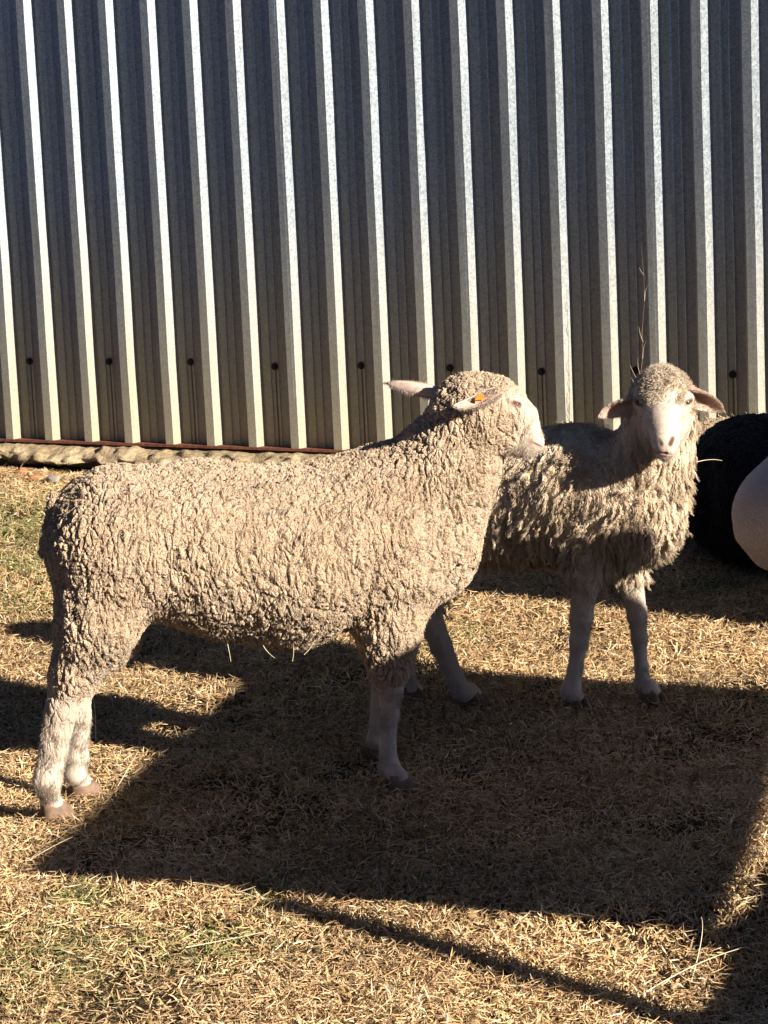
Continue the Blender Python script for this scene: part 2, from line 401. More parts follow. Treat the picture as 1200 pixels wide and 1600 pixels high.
# ------------------------------------------------------------------ implicit surface bodies
def lerp(a, b, t): return a+(b-a)*t
class Body:
    """smooth union of tapered limbs and ellipsoids, meshed once into one continuous surface"""
    def __init__(s): s.pr = []
    def cone(s, a, b, ra, rb, k=.03, wool=1., col=None): s.pr.append(('c', np.array(a), np.array(b), ra, rb, k, wool, col))
    def ell(s, c, R, r, k=.03, wool=1., col=None): s.pr.append(('e', np.array(c), np.array(R), np.array(r), 0, k, wool, col))
    def cut(s, a, b, ra, rb, k=.006, col=None): s.pr.append(('x', np.array(a), np.array(b), ra, rb, k, None, col))
    def dist(s, p, P):
        if p[0] == 'e':
            q = (P-p[1])@p[2].T; r = p[3]; l = np.linalg.norm(q/r, axis=-1)
            g = np.linalg.norm(q/(r*r), axis=-1)+1e-9; return l*(l-1)/g
        a, b = p[1], p[2]; ab = b-a; t = np.clip((P-a)@ab/(ab@ab+1e-12), 0, 1)
        return np.linalg.norm(P-a-t[..., None]*ab, axis=-1)-lerp(p[3], p[4], t)
    def field(s, V):
        f = np.full(len(V), .12)
        for p in s.pr:
            if p[0] == 'e': c = p[1]; rr = p[3].max()+.06; m = (np.abs(V-c) < rr).all(1)
            else: rr = max(p[3], p[4])+.05+p[5]; m = ((V > np.minimum(p[1], p[2])-rr) & (V < np.maximum(p[1], p[2])+rr)).all(1)
            if not m.any(): continue
            d = s.dist(p, V[m]); fm = f[m]; k = p[5]
            if p[0] == 'x': hh = np.maximum(k-np.abs(fm+d), 0)/k; f[m] = np.maximum(fm, -d)+hh*hh*k*.25
            else: hh = np.maximum(k-np.abs(fm-d), 0)/k; f[m] = np.minimum(fm, d)-hh*hh*k*.25
        return f
    def mesh(s, h, sub=0):
        lo = np.array([9e9]*3); hi = -lo
        for p in s.pr:
            if p[0] == 'x': continue
            rr = max(p[3], p[4]) if p[0] == 'c' else p[3].max()
            for c in ((p[1], p[2]) if p[0] == 'c' else (p[1],)): lo = np.minimum(lo, c-rr); hi = np.maximum(hi, c+rr)
        lo -= 3*h+.02; hi += 3*h+.02; n = np.ceil((hi-lo)/h).astype(int)
        Fd = np.full(n, .12, np.float32); ax = [lo[i]+h*np.arange(n[i]) for i in range(3)]
        for p in s.pr:
            if p[0] == 'e': l, u = p[1]-p[3].max(), p[1]+p[3].max()
            else:
                rr = max(p[3], p[4]); l = np.minimum(p[1], p[2])-rr; u = np.maximum(p[1], p[2])+rr
            mg = .05+p[5]
            i0 = np.maximum(((l-mg-lo)/h).astype(int), 0); i1 = np.minimum(((u+mg-lo)/h).astype(int)+1, n)
            sl_ = tuple(slice(a, b) for a, b in zip(i0, i1))
            P = np.stack(np.meshgrid(*[ax[i][sl_[i]] for i in range(3)], indexing='ij'), -1)
            d = s.dist(p, P).astype(np.float32); f = Fd[sl_]; k = p[5]
            if p[0] == 'x':
                hh = np.maximum(k-np.abs(f+d), 0)/k; Fd[sl_] = np.maximum(f, -d)+hh*hh*k*.25
            else:
                hh = np.maximum(k-np.abs(f-d), 0)/k; Fd[sl_] = np.minimum(f, d)-hh*hh*k*.25
        # surface nets
        S = Fd < 0; c = S[:-1, :-1, :-1].astype(np.int8)
        cnt = np.zeros(tuple(n-1), np.int8)
        for dx in (0, 1):
            for dy in (0, 1):
                for dz in (0, 1): cnt += S[dx:n[0]-1+dx, dy:n[1]-1+dy, dz:n[2]-1+dz]
        act = (cnt > 0) & (cnt < 8); idx = np.full(act.shape, -1, np.int64); ids = np.argwhere(act); idx[act] = np.arange(len(ids))
        acc = np.zeros((len(ids), 3)); num = np.zeros(len(ids))
        cs = [(x, y, z) for x in (0, 1) for y in (0, 1) for z in (0, 1)]
        for a in cs:
            for q in range(3):
                if a[q]: continue
                b2 = list(a); b2[q] = 1
                fa = Fd[tuple((ids+a).T)]; fb = Fd[tuple((ids+b2).T)]; cr = (fa < 0) != (fb < 0)
                tq = np.where(cr, fa/(fa-fb+1e-12), 0); pp = np.tile(np.array(a, float), (len(ids), 1)); pp[:, q] = tq
                acc[cr] += pp[cr]; num += cr
        V = lo + h*(ids+acc/num[:, None])
        quads = []
        for q in range(3):
            o1, o2 = (q+1) % 3, (q+2) % 3
            sa = [slice(1, -1)]*3; sa[q] = slice(0, -1); sb = [slice(1, -1)]*3; sb[q] = slice(1, None)
            A, Bq = S[tuple(sa)], S[tuple(sb)]; e = np.argwhere(A != Bq)
            if not len(e): continue
            inside = A[tuple(e.T)]; base = e.copy(); base[:, o1] += 1; base[:, o2] += 1
            def cell(d1, d2):
                cc = base.copy(); cc[:, o1] -= d1; cc[:, o2] -= d2; return idx[tuple(cc.T)]
            Q = np.stack([cell(1, 1), cell(0, 1), cell(0, 0), cell(1, 0)], 1)
            Q[~inside] = Q[~inside][:, ::-1]; quads.append(Q)
        Q = np.concatenate(quads); Q = Q[(Q >= 0).all(1)]
        if sub:
            o = npmesh('tmp', V, Q, M['hoof']); md = o.modifiers.new('s', 'SUBSURF'); md.levels = md.render_levels = sub
            dg = bpy.context.evaluated_depsgraph_get(); ev = o.evaluated_get(dg); me = ev.to_mesh()
            V = np.zeros(len(me.vertices)*3, np.float32); me.vertices.foreach_get('co', V); V = V.reshape(-1, 3).astype(float)
            Q = np.zeros(len(me.loops), np.int32); me.loops.foreach_get('vertex_index', Q); Q = Q.reshape(-1, 4)
            ev.to_mesh_clear(); dm = o.data; bpy.data.objects.remove(o); bpy.data.meshes.remove(dm)
            for _ in range(2):
                e = 5e-4; f0 = s.field(V)
                g = np.stack([s.field(V+np.eye(3)[q]*e)-f0 for q in range(3)], 1)/e
                V = V - np.clip(f0/np.maximum((g*g).sum(1), .3), -.004, .004)[:, None]*g
        # attributes
        wsum = np.zeros(len(V)); wv = np.zeros(len(V)); colr = np.zeros((len(V), 3))
        for p in s.pr:
            if p[0] == 'x': continue
            wt = np.exp(-np.clip(s.dist(p, V), -.01, .2)/.006); wsum += wt; wv += wt*p[6]; colr += wt[:, None]*np.array(p[7] if p[7] is not None else SKIN)
        colr /= wsum[:, None]; wv /= wsum
        for p in s.pr:
            if p[0] == 'x' and p[7] is not None:
                wt = np.clip(1-(s.dist(p, V)-.0005)/.004, 0, 1)[:, None]; colr = colr*(1-wt)+wt*np.array(p[7])
        return V, Q, wv, colr

def ear(base, tip, normal, width, parent, cup=.35, name='ear', tone=((.66, .52, .44), (.42, .20, .13))):
    """leaf-shaped cupped ear with thickness; normal = the way the hollow faces"""
    base, tip, nm = map(lambda a: np.array(a, float), (base, tip, normal))
    ax = tip-base; L = np.linalg.norm(ax); ax /= L; nm = nm-(nm@ax)*ax; nm /= np.linalg.norm(nm); sd = np.cross(ax, nm)
    nu, nv = 15, 11; V = []; th = .0045
    for side in (1, -1):
        for i in range(nu):
            t_ = i/(nu-1); wd = width*(.50+1.25*t_)*(1-t_)**.72*1.12 if t_ < 1 else 0
            wd = max(wd, .0008)
            roll = 1.5*(1-t_)**1.3+.55
            for j in range(nv):
                s_ = (j/(nv-1)*2-1); a = s_*roll
                x = wd*math.sin(a)/max(math.sin(min(roll, 1.57)), .3)*.5; zc = wd*(math.cos(a)-1)*-.5*cup*2.2
                edge = 1-abs(s_)**4
                p = base+ax*(L*t_)+sd*x+nm*(zc - L*.10*math.sin(t_*3.1)) + nm*side*th*.5*(.25+.75*edge)*(1-t_**6*.7)
                V.append(p)
    Fs = []
    def id_(s, i, j): return s*nu*nv+i*nv+j
    for i in range(nu-1):
        for j in range(nv-1):
            Fs.append((id_(0, i, j), id_(0, i, j+1), id_(0, i+1, j+1), id_(0, i+1, j)))
            Fs.append((id_(1, i, j), id_(1, i+1, j), id_(1, i+1, j+1), id_(1, i, j+1)))
        Fs.append((id_(0, i, 0), id_(0, i+1, 0), id_(1, i+1, 0), id_(1, i, 0)))
        Fs.append((id_(0, i, nv-1), id_(1, i, nv-1), id_(1, i+1, nv-1), id_(0, i+1, nv-1)))
    for j in range(nv-1): Fs.append((id_(0, nu-1, j), id_(0, nu-1, j+1), id_(1, nu-1, j+1), id_(1, nu-1, j)))
    V = np.array(V); q = np.arange(nu*nv*2); ii = (q % (nu*nv))//nv/(nu-1); jj = (q % nv)/(nv-1)*2-1
    inn = (q < nu*nv)*np.clip(1.25-np.abs(jj)*1.5-(ii > .72)*(ii-.72)*3.5, 0, 1)*(.65+.35*snoise(V, 90., 4, 2))
    c_o = np.array(tone[0]); c_i = np.array(tone[1]); tint = c_o*(1-inn[:, None])+c_i*inn[:, None]
    tint = tint*(1+.28*snoise(V, 120., 8, 3))[:, None]
    o = npmesh(name, V, Fs, M['ear'], parent, True, {'tint': tint})
    ss = o.modifiers.new('sub', 'SUBSURF'); ss.levels = ss.render_levels = 1
    Qe = np.array(Fs); h = strands('ear_hair', V, Qe, np.ones(len(V)), parent, 2600, .0075, .00045, np.array(tone[0])*1.08, np.array(tone[0])*.75, .35, .35, .0008, 51, 3, waves=.4)
    return o

def hoof(c, fdir, parent, r=.021, tilt=.0):
    """cloven hoof: two tapered toes side by side, dewclaws behind"""
    f = np.array([fdir[0], fdir[1], 0.]); f /= np.linalg.norm(f); sd = np.array([-f[1], f[0], 0])
    V = []; Fs = []
    for s in (-1, 1):
        n0 = len(V)
        rings = [(.0, 1.06, 1.04, .001), (.014, 1.04, 1.0, .001), (.032, .88, .88, -.004), (.044, .62, .68, -.010)]
        nn = 14
        for (z, k1, k2, sh) in rings:
            for q in range(nn):
                a = 2*math.pi*q/nn; lx = math.cos(a); ly = math.sin(a)
                fx = (lx*1.45+(.35 if lx > 0 else 0))*r*k1 + sh
                fy = ly*r*.60*k2*(1-.25*max(lx, 0))
                V.append(np.array(c)+f*(fx+.006)+sd*(s*r*.62+fy-s*max(lx, 0)*r*.06)+np.array([0, 0, z-c[2]*0]))
        for i in range(len(rings)-1):
            for q in range(nn): Fs.append((n0+i*nn+q, n0+i*nn+(q+1) % nn, n0+(i+1)*nn+(q+1) % nn, n0+(i+1)*nn+q))
        Fs.append(tuple(n0+q for q in range(nn-1, -1, -1))); Fs.append(tuple(n0+3*nn+q for q in range(nn)))
    mb = MB(); mb.add(V, Fs); return mb.build('hoof', M['hoof'], parent, True, 0)

def strands(name, V, Q, wool, parent, N, L, R, tip, deep, lift=.5, sag=.6, curl=.004, seed=1, K=6, mask=None, waves=2.5, cf=38., ca=.9, cj=.28, per=1, lr=.005):
    rg = np.random.default_rng(seed)
    A = V[Q]; ctr = A.mean(1); nrm = np.cross(A[:, 2]-A[:, 0], A[:, 3]-A[:, 1]); ar = np.linalg.norm(nrm, axis=1); nrm /= ar[:, None]+1e-12
    wf = wool[Q].mean(1); wt = ar*np.clip(wf*1.6-.6, 0, 1)
    if mask is not None: wt = wt*mask(ctr)
    NL = N//per; f = rg.choice(len(Q), NL, p=wt/wt.sum()); a, b = rg.random((2, NL, 1))
    f, a, b = (np.repeat(x, per, 0) for x in (f, a, b)); N = NL*per
    P0 = lerp(lerp(A[f, 0], A[f, 1], a), lerp(A[f, 3], A[f, 2], a), b)
    nn = nrm[f]
    Ls = L*(np.repeat(.55+.9*rg.random(NL), per) if per > 1 else .55+.9*rg.random(N))*(rg.uniform(.85, 1.1, N) if per > 1 else 1.)
    # clumped direction noise
    j = np.stack([snoise(P0, cf, seed+q, 2) for q in range(3)], 1)*ca + np.repeat(rg.normal(0, cj, (NL, 3)), per, 0) + (rg.normal(0, .06, (N, 3)) if per > 1 else 0)
    d = nn*lift + np.array([0, 0, -sag]) + j; d /= np.linalg.norm(d, axis=1)[:, None]
    d = d + nn*np.clip(.12-(d*nn).sum(1), 0, 2)[:, None]; d /= np.linalg.norm(d, axis=1)[:, None]
    s1 = np.cross(d, nn+.01); s1 /= np.linalg.norm(s1, axis=1)[:, None]; s2 = np.cross(d, s1)
    ph = np.repeat(rg.random(NL)*6.28, per)+(rg.normal(0, .35, N) if per > 1 else 0)
    ofs = (s1*rg.normal(0, 1, (N, 1))+s2*rg.normal(0, 1, (N, 1)))*(lr if per > 1 else 0)
    verts = np.zeros((N, K, 3, 3)); cen = []
    for k in range(K):
        t_ = k/(K-1); w_ = ph+t_*waves*6.28
        c = P0-nn*.003 + ofs*(1-.72*t_) + d*(Ls*t_)[:, None] + (s1*np.cos(w_)[:, None]+s2*np.sin(w_)[:, None]*.5)*curl*(t_**.6) + np.array([0, 0, -1.])*(Ls*sag*.35*t_*t_)[:, None]
        r_ = R*(1-.85*t_**1.5)
        for q in range(3):
            th = q*2.094; verts[:, k, q] = c + (s1*math.cos(th)+s2*math.sin(th))*r_
    bi = np.arange(N)[:, None, None]*K*3+np.arange(K-1)[None, :, None]*3+np.arange(3)[None, None]
    bn = np.arange(N)[:, None, None]*K*3+np.arange(K-1)[None, :, None]*3+(np.arange(3)[None, None]+1) % 3
    Fq = np.stack([bi, bn, bn+3, bi+3], -1).reshape(-1, 4)
    mixv = np.clip(.5+.9*snoise(P0, 25., seed+9, 2)+np.repeat(rg.normal(0, .22, NL), per)+rg.normal(0, .10, N), 0, 1)[:, None]
    tint = np.array(deep)*(1-mixv)+np.array(tip)*mixv
    tint = np.repeat(tint[:, None], K*3, 1).reshape(-1, 3)
    return npmesh(name, verts.reshape(-1, 3), Fq, M['strand'], parent, True, {'tint': tint})

def body_obj(B, parent, mat, h, sub=1):
    V, Q, wv, c = B.mesh(h, sub)
    o = npmesh('body', V, Q, mat, parent, True, {'wool': wv, 'skincol': c})
    return o, V, Q, wv

# ------------------------------------------------------------------ sheep 1: curly sheep in profile
PINK = (.70, .42, .36); PALE = (.66, .57, .48); LEG = (.54, .46, .39); DARKP = (.10, .04, .035)
def leg(B, PL, pts, rs, hx, hoofpx, parent, fdir, wools=None, cols=None, k=.02):
    """pts = [(px,py,v)], rs in px; last joint goes to the hoof at ground pixel hoofpx"""
    hp = G(*hoofpx); vv = (hp-CAM)@HF-PL.d0; sc = PL.sc()
    W = [PL.p(*q) for q in pts]
    ends = W+[hp+np.array([0, 0, .046])+np.array([*fdir, 0])*-.002]
    rr = [r/sc*.81 for r in rs]+[.0185]
    for i in range(len(ends)-1):
        wl = wools[i] if wools else 0.
        B.cone(ends[i], ends[i+1], rr[i], rr[i+1], k if i == 0 else .010, wl, cols[i] if cols else LEG)
        if i > 0:                                               # tendon behind the cannon bone
            fo = np.array([*fdir, 0.])/np.linalg.norm(fdir); 
            B.cone(ends[i]-fo*rr[i]*.62, ends[i+1]-fo*rr[i+1]*.62, rr[i]*.50, rr[i+1]*.48, .004, wl*.5, cols[i] if cols else LEG)
    B.ell(hp+np.array([0, 0, .038])+np.array([*fdir, 0])*.004, np.eye(3), np.array([.0235, .0235, .013]), .01, 0., LEG)
    hoof(hp-np.array([0, 0, hp[2]-.002]), fdir, parent)

S1 = Plane(350, 1262); sc1 = S1.sc(); print('scale1', sc1, 'z top', S1.p(350, 722)[2])
sheep1 = empty('sheep', tuple(G(350, 1255)), 'large cream sheep with tight curly fleece standing in profile, orange ear tag', 'sheep')
B = Body()
def c1(a, b, ra, rb, k=40, wool=1., col=None): B.cone(S1.p(*a), S1.p(*b), ra/sc1, rb/sc1, k/sc1, wool, col)
vh, vf = .02, .20                                    # depth of the spine at rump and shoulder
c1((188, 840, vh), (322, 852, .07), 115, 127)
c1((322, 852, .07), (460, 866, .12), 127, 136)
c1((460, 866, .12), (592, 828, .17), 136, 123)
c1((592, 830, .17), (652, 864, .19), 123, 82, 50)
c1((618, 815, .18), (703, 712, .17), 104, 70, 45)
c1((703, 712, .17), (728, 668, .15), 70, 62, 30)
c1((700, 745, .16), (680, 850, .18), 70, 66, 50)
# head
c1((735, 632, .15), (752, 640, .145), 52, 52, 30)
c1((762, 648, .14), (780, 660, .135), 52, 44, 25, 1.)
c1((778, 632, .135), (792, 640, .13), 40, 33, 20, 1.)
c1((794, 640, .13), (812, 655, .125), 28, 27, 15, .5, PALE)
c1((812, 655, .125), (829, 685, .12), 27, 20, 12, 0., PALE)
c1((792, 680, .13), (822, 703, .12), 30, 13, 15, 0., PALE)
c1((829, 682, .12), (838, 694, .12), 14, 11.5, 8, 0., (.74, .55, .48))
B.cut(S1.p(856, 704, .115), S1.p(828, 690, .088), .0016, .0014, .003, (.40, .20, .17))
B.cut(S1.p(851, 683, .105), S1.p(844, 675, .094), .0036, .002, .003, DARKP)
c1((803, 630, .1), (808, 632, .1), 14, 12, 7, 0., (.60, .48, .40))
B.cut(S1.p(804, 631, .078), S1.p(811, 633, .082), .0055, .0045, .004, (.16, .09, .07))
c1((797, 625, .085), (812, 627, .088), 3.6, 3.2, 3, 0., PALE)
# hind leg, near and far
c1((172, 885, -.02), (152, 975, -.05), 92, 60, 40)
c1((152, 975, -.05), (116, 1050, -.06), 60, 38, 30)
c1((190, 890, .12), (165, 985, .12), 90, 54, 30)
c1((165, 985, .12), (128, 1052, .11), 54, 34, 30)
f1 = (HR*.93+HF*.36)[:2]
leg(B, S1, [(106, 1062, -.06), (96, 1110, -.065), (84, 1170, -.07), (74, 1218, -.075)], [36, 31, 25, 26], 0, (84, 1282), sheep1, f1, [.55, .35, .25, 0.], [LEG, LEG, PALE, PALE])
leg(B, S1, [(122, 1062, .11), (124, 1120, .10), (121, 1180, .10), (118, 1210, .10)], [30, 22, 20, 21], 0, (128, 1248), sheep1, f1, [.4, .1, .0, 0.], [LEG, PALE, PALE, PALE])
# fore legs
c1((618, 905, .10), (608, 985, .085), 70, 48, 30)
c1((606, 985, .085), (607, 1044, .08), 50, 33, 25)
c1((640, 905, .30), (618, 985, .30), 62, 38, 30)
leg(B, S1, [(607, 1050, .08), (610, 1078, .08), (609, 1118, .08), (606, 1165, .08), (609, 1200, .08)], [25, 22.5, 16, 15, 20], 0, (622, 1240), sheep1, f1, [.35, 0., 0., 0., 0.], None)
leg(B, S1, [(606, 1000, .28), (596, 1070, .28), (590, 1130, .28), (588, 1155, .28)], [26, 19, 15, 18], 0, (592, 1190), sheep1, f1, [.3, 0., 0., 0.], None)
# belly line and flank fold
c1((352, 938, .08), (455, 946, .13), 56, 62, 40)
o1, V1, Q1, W1 = body_obj(B, sheep1, M['wool1'], .0055, 2)
# tail: short docked tail hanging over the rump
T = Body()
T.cone(S1.p(88, 782, -.0), S1.p(72, 862, -.0), .019, .016, .02, 1., SKIN)
Vt, Qt, Wt, Ct = T.mesh(.005); ot = npmesh('tail', Vt, Qt, M['wool1'], sheep1, True, {'wool': Wt, 'skincol': Ct})
ss = ot.modifiers.new('sub', 'SUBSURF'); ss.levels = ss.render_levels = 1
e1 = ear(S1.p(772, 624, .065), S1.p(708, 634, -.01), -HF*.8+np.array([0, 0, .75]), .034, sheep1, 1.0)
ear(S1.p(712, 622, .21), S1.p(601, 598, .25), HF*.9+np.array([0, 0, -.35]), .040, sheep1, .35)
mb = MB(); c = S1.p(749, 622, .028); a_ = HR*.0075; b_ = np.array([0, 0, 1.])*.0065+HR*.003; nf = -HF*.004+np.array([0, 0, .003])
mb.add([c-a_-b_, c+a_-b_, c+a_*1.2+b_*.3, c+a_*.5+b_, c-a_*.6+b_*.8]+[x+nf for x in (c-a_-b_, c+a_-b_, c+a_*1.2+b_*.3, c+a_*.5+b_, c-a_*.6+b_*.8)],
       [(4, 3, 2, 1, 0), (5, 6, 7, 8, 9)]+[(i, (i+1) % 5, (i+1) % 5+5, i+5) for i in range(5)])
mb.build('ear_tag', M['tag'], sheep1)
def eye(c, r, parent, outn):
    import bmesh
    bm = bmesh.new(); bmesh.ops.create_uvsphere(bm, u_segments=16, v_segments=10, radius=r)
    V = np.array([v.co[:] for v in bm.verts])*[1, 1, .8]+np.array(c); Fs = [tuple(v.index for v in f.verts) for f in bm.faces]; bm.free()
    me = MB(); me.add(V, Fs); return me.build('eye', M['eye'], parent, True)
eye(S1.p(807, 632, .0905), .0064, sheep1, None)
strands('fleece', V1, Q1, W1, sheep1, 22000, .0075, .0009, WOOL1[0], (.54, .41, .29), .9, .35, .0022, 5, 5, waves=1.5)

# ------------------------------------------------------------------ sheep 2: facing the camera
S2 = Plane(900, 1110); sc2 = S2.sc(); print('scale2', sc2)
sheep2 = empty('sheep', tuple(G(900, 1105)), 'younger sheep with loose woolly fleece and bare pale face looking at the camera', 'sheep')
B = Body()
def c2(a, b, ra, rb, k=35, wool=1., col=None): B.cone(S2.p(*a), S2.p(*b), ra/sc2, rb/sc2, k/sc2, wool, col)
c2((668, 772, .26), (790, 772, .17), 94, 98)
c2((790, 772, .17), (905, 770, .07), 98, 98)
c2((905, 770, .07), (980, 786, -.01), 98, 80, 45)
c2((980, 786, -.01), (1000, 800, -.04), 76, 55, 40)
c2((985, 770, -.02), (1024, 700, -.06), 72, 50, 50)
c2((1024, 700, -.06), (1034, 650, -.07), 48, 44, 40)
c2((1034, 640, -.07), (1034, 622, -.08), 42, 40, 30)
c2((1034, 612, -.095), (1036, 604, -.115), 34, 28, 25, 1.)
# face
c2((1036, 630, -.13), (1038, 660, -.175), 33, 26, 16, 0., PALE)
c2((1036, 634, -.10), (1038, 664, -.13), 37, 27, 16, .1, (.56, .42, .32))
c2((1038, 660, -.175), (1040, 690, -.225), 25, 19.5, 12, 0., PALE)
c2((1040, 694, -.225), (1040, 699, -.23), 19.5, 16.5, 8, 0., PALE)
c2((1023, 660, -.12), (1034, 692, -.175), 18, 12, 14, 0., PALE)
c2((1056, 660, -.12), (1046, 692, -.175), 18, 12, 14, 0., PALE)
for sg in (-1, 1): c2((1037+sg*27, 621, -.137), (1037+sg*39, 624, -.12), 6.5, 6, 7, .0, PALE)
c2((1040, 707, -.205), (1040, 705, -.225), 13, 11, 5, 0., (.72, .56, .48))
c2((1006, 621, -.115), (1008, 626, -.125), 12, 11, 12, .2, PALE); c2((1067, 619, -.115), (1065, 624, -.125), 12, 11, 12, .2, PALE)
# nostrils, nose cleft, mouth, eye sockets
for s in (-1, 1):
    B.cut(S2.p(1040+s*13.5, 683, -.254), S2.p(1040+s*7.5, 694, -.256), .0048, .0034, .003, DARKP)
    B.cut(S2.p(1040, 708, -.2515), S2.p(1040+s*13.5, 704, -.238), .0024, .0022, .0025, (.30, .14, .12))
    B.cut(S2.p(1038+s*33, 648, -.165), S2.p(1039+s*22, 690, -.175), .004, .003, .012)
    B.cut(S2.p(1037+s*35, 630, -.148), S2.p(1037+s*40, 627, -.130), .0065, .0075, .005, (.30, .17, .12))
B.cut(S2.p(1040, 693, -.262), S2.p(1040, 706, -.258), .0015, .0012, .004, PINK)
f2 = (HR*.62-HF*.78)[:2]; f2b = (HR*.85-HF*.3)[:2]
c2((928, 830, -.03), (915, 892, -.045), 42, 28, 30); c2((972, 835, .05), (984, 885, .05), 42, 25, 30)
leg(B, S2, [(914, 905, -.05), (908, 965, -.05), (905, 1000, -.05), (899, 1045, -.05), (892, 1080, -.05)], [28, 20.5, 17, 13, 19], 0, (897, 1112), sheep2, f2, [.15, 0., 0., 0., 0.], None)
leg(B, S2, [(986, 905, .05), (996, 962, .045), (999, 995, .045), (1002, 1040, .04), (1004, 1070, .04)], [24, 18, 14.5, 11.5, 16], 0, (1017, 1103), sheep2, f2, [.2, 0., 0., 0., 0.], None)
# hind legs: near one reaches forward
c2((650, 840, .17), (660, 915, .10), 70, 44, 30); c2((640, 840, .32), (640, 915, .28), 66, 38, 30)
leg(B, S2, [(668, 955, .07), (690, 1010, .05), (712, 1062, .03), (722, 1082, .03)], [27, 20, 17, 19], 0, (736, 1106), sheep2, f2b, [.3, 0., 0., 0.], [(.36, .29, .24)]*4)
leg(B, S2, [(642, 950, .26), (640, 1010, .20), (638, 1062, .15), (638, 1078, .14)], [20, 14, 12, 14], 0, (645, 1100), sheep2, f2b, [.2, 0., 0., 0.], [(.40, .32, .26)]*4)
o2, V2, Q2, W2 = body_obj(B, sheep2, M['wool2'], .0055, 1)
eye(S2.p(1073, 628, -.127), .0088, sheep2, None); eye(S2.p(1001, 629, -.127), .0088, sheep2, None)
ear(S2.p(1002, 620, -.085), S2.p(934, 652, -.11), -HF*.9+np.array([0, 0, -.3]), .058, sheep2, .8)
ear(S2.p(1070, 606, -.085), S2.p(1132, 643, -.11), -HF*.95-HR*.2+np.array([0, 0, -.22]), .062, sheep2, .9, tone=((.62, .47, .38), (.26, .11, .07)))  # darker inner tone stands in for shade in this ear's hollow
hd = S2.p(1036, 612, -.10); hd2 = S2.p(1038, 668, -.21)
def hmask(c): return np.where((np.linalg.norm(c-hd, axis=1) < .060) | (np.linalg.norm(c-hd2, axis=1) < .068), .0, 1.)
def fmask(c): return (np.linalg.norm(c-hd, axis=1) < .085)*1.
strands('fleece', V2, Q2, W2, sheep2, 84000, .026, .0012, WOOL2[0], WOOL2[1], .34, .80, .0036, 11, 7, mask=hmask, waves=2.4, cf=24., ca=1.0, cj=.22, per=12, lr=.0026)
strands('forelock', V2, Q2, 1.02-W2, sheep2, 5000, .011, .0008, (.80, .68, .53), (.62, .51, .39), .45, .6, .003, 14, 5, mask=lambda c: (np.linalg.norm(c-S2.p(1036, 610, -.14), axis=1) < .052)*1., waves=1.2)
strands('forelock', V2, Q2, W2, sheep2, 7000, .013, .0010, (.80, .68, .53), (.62, .51, .39), .6, .3, .004, 12, 6, mask=fmask, waves=1.5)

def furmask(lo):
    return lambda c: (c[:, 2] > lo)*1.
m2 = S2.p(1040, 697, -.25); m1 = S1.p(846, 690, .10); ee = [S2.p(1073, 628, -.13), S2.p(1001, 629, -.13), S1.p(807, 632, .088)]
def facem(c):
    w_ = (c[:, 2] > .5)*1.
    for q, r in [(m2, .026), (m1, .017)]+[(e, .014) for e in ee]: w_ = w_*(np.linalg.norm(c-q, axis=1) > r)
    return w_
def legm(c): return ((c[:, 2] > .05) & (c[:, 2] < .5))*1.
for (V_, Q_, W_, sh_) in ((V2, Q2, W2, sheep2), (V1, Q1, W1, sheep1)):
    W_ = np.where(W_ < .35, 0., 1.)
    strands('face_hair', V_, Q_, 1.02-W_, sh_, 15000 if sh_ is sheep2 else 7000, .0065, .00045, (.76, .66, .55), (.60, .50, .40), .30, .5, .0006, 31, 3, mask=facem, waves=.5)
    strands('leg_hair', V_, Q_, 1.02-W_, sh_, 30000, .0085, .0005, (.64, .56, .47), (.38, .31, .24), .35, .8, .0008, 33, 3, mask=legm, waves=.5)

# ------------------------------------------------------------------ other sheep at the right edge
def lying(gp, tops, mat, label, strand=None, head_dir=1, name='sheep', legs=True):
    PL = Plane(*gp); sc = PL.sc(); e = empty(name, tuple(G(*gp)), label, 'sheep'); B = Body()
    for (a, b, ra, rb) in tops: B.cone(PL.p(*a), PL.p(*b), ra/sc, rb/sc, .04, 1., SKIN)
    return PL, sc, e, B
# black sheep lying down
PL, sc, s3, B = lying((1190, 893), [((1178, 762, .0), (1330, 764, .05), 115, 122), ((1330, 770, .05), (1450, 776, .08), 128, 112), ((1450, 760, .08), (1520, 690, .06), 80, 56), ((1215, 820, -.12), (1300, 850, -.14), 55, 42), ((1380, 850, -.12), (1460, 868, -.16), 46, 22)], M['wool3'],
    'black woolly sheep lying at the right edge in front of the wall')
B.cone(PL.p(1520, 680, .06), PL.p(1590, 715, -.02), 46/sc, 24/sc, .03, 0., (.03, .03, .03))
o3, V3, Q3, W3 = body_obj(B, s3, M['wool3'], .009, 1)
ear(PL.p(1505, 660, -.04), PL.p(1460, 675, -.1), -HF, .05, s3, .5, tone=((.03, .028, .03), (.05, .035, .035)))
strands('fleece', V3, Q3, W3, s3, 26000, .022, .0018, (.040, .038, .046), (.012, .012, .014), .3, .8, .004, 21, 6, mask=lambda c: (c[:, 0] < 4.4)*1.)
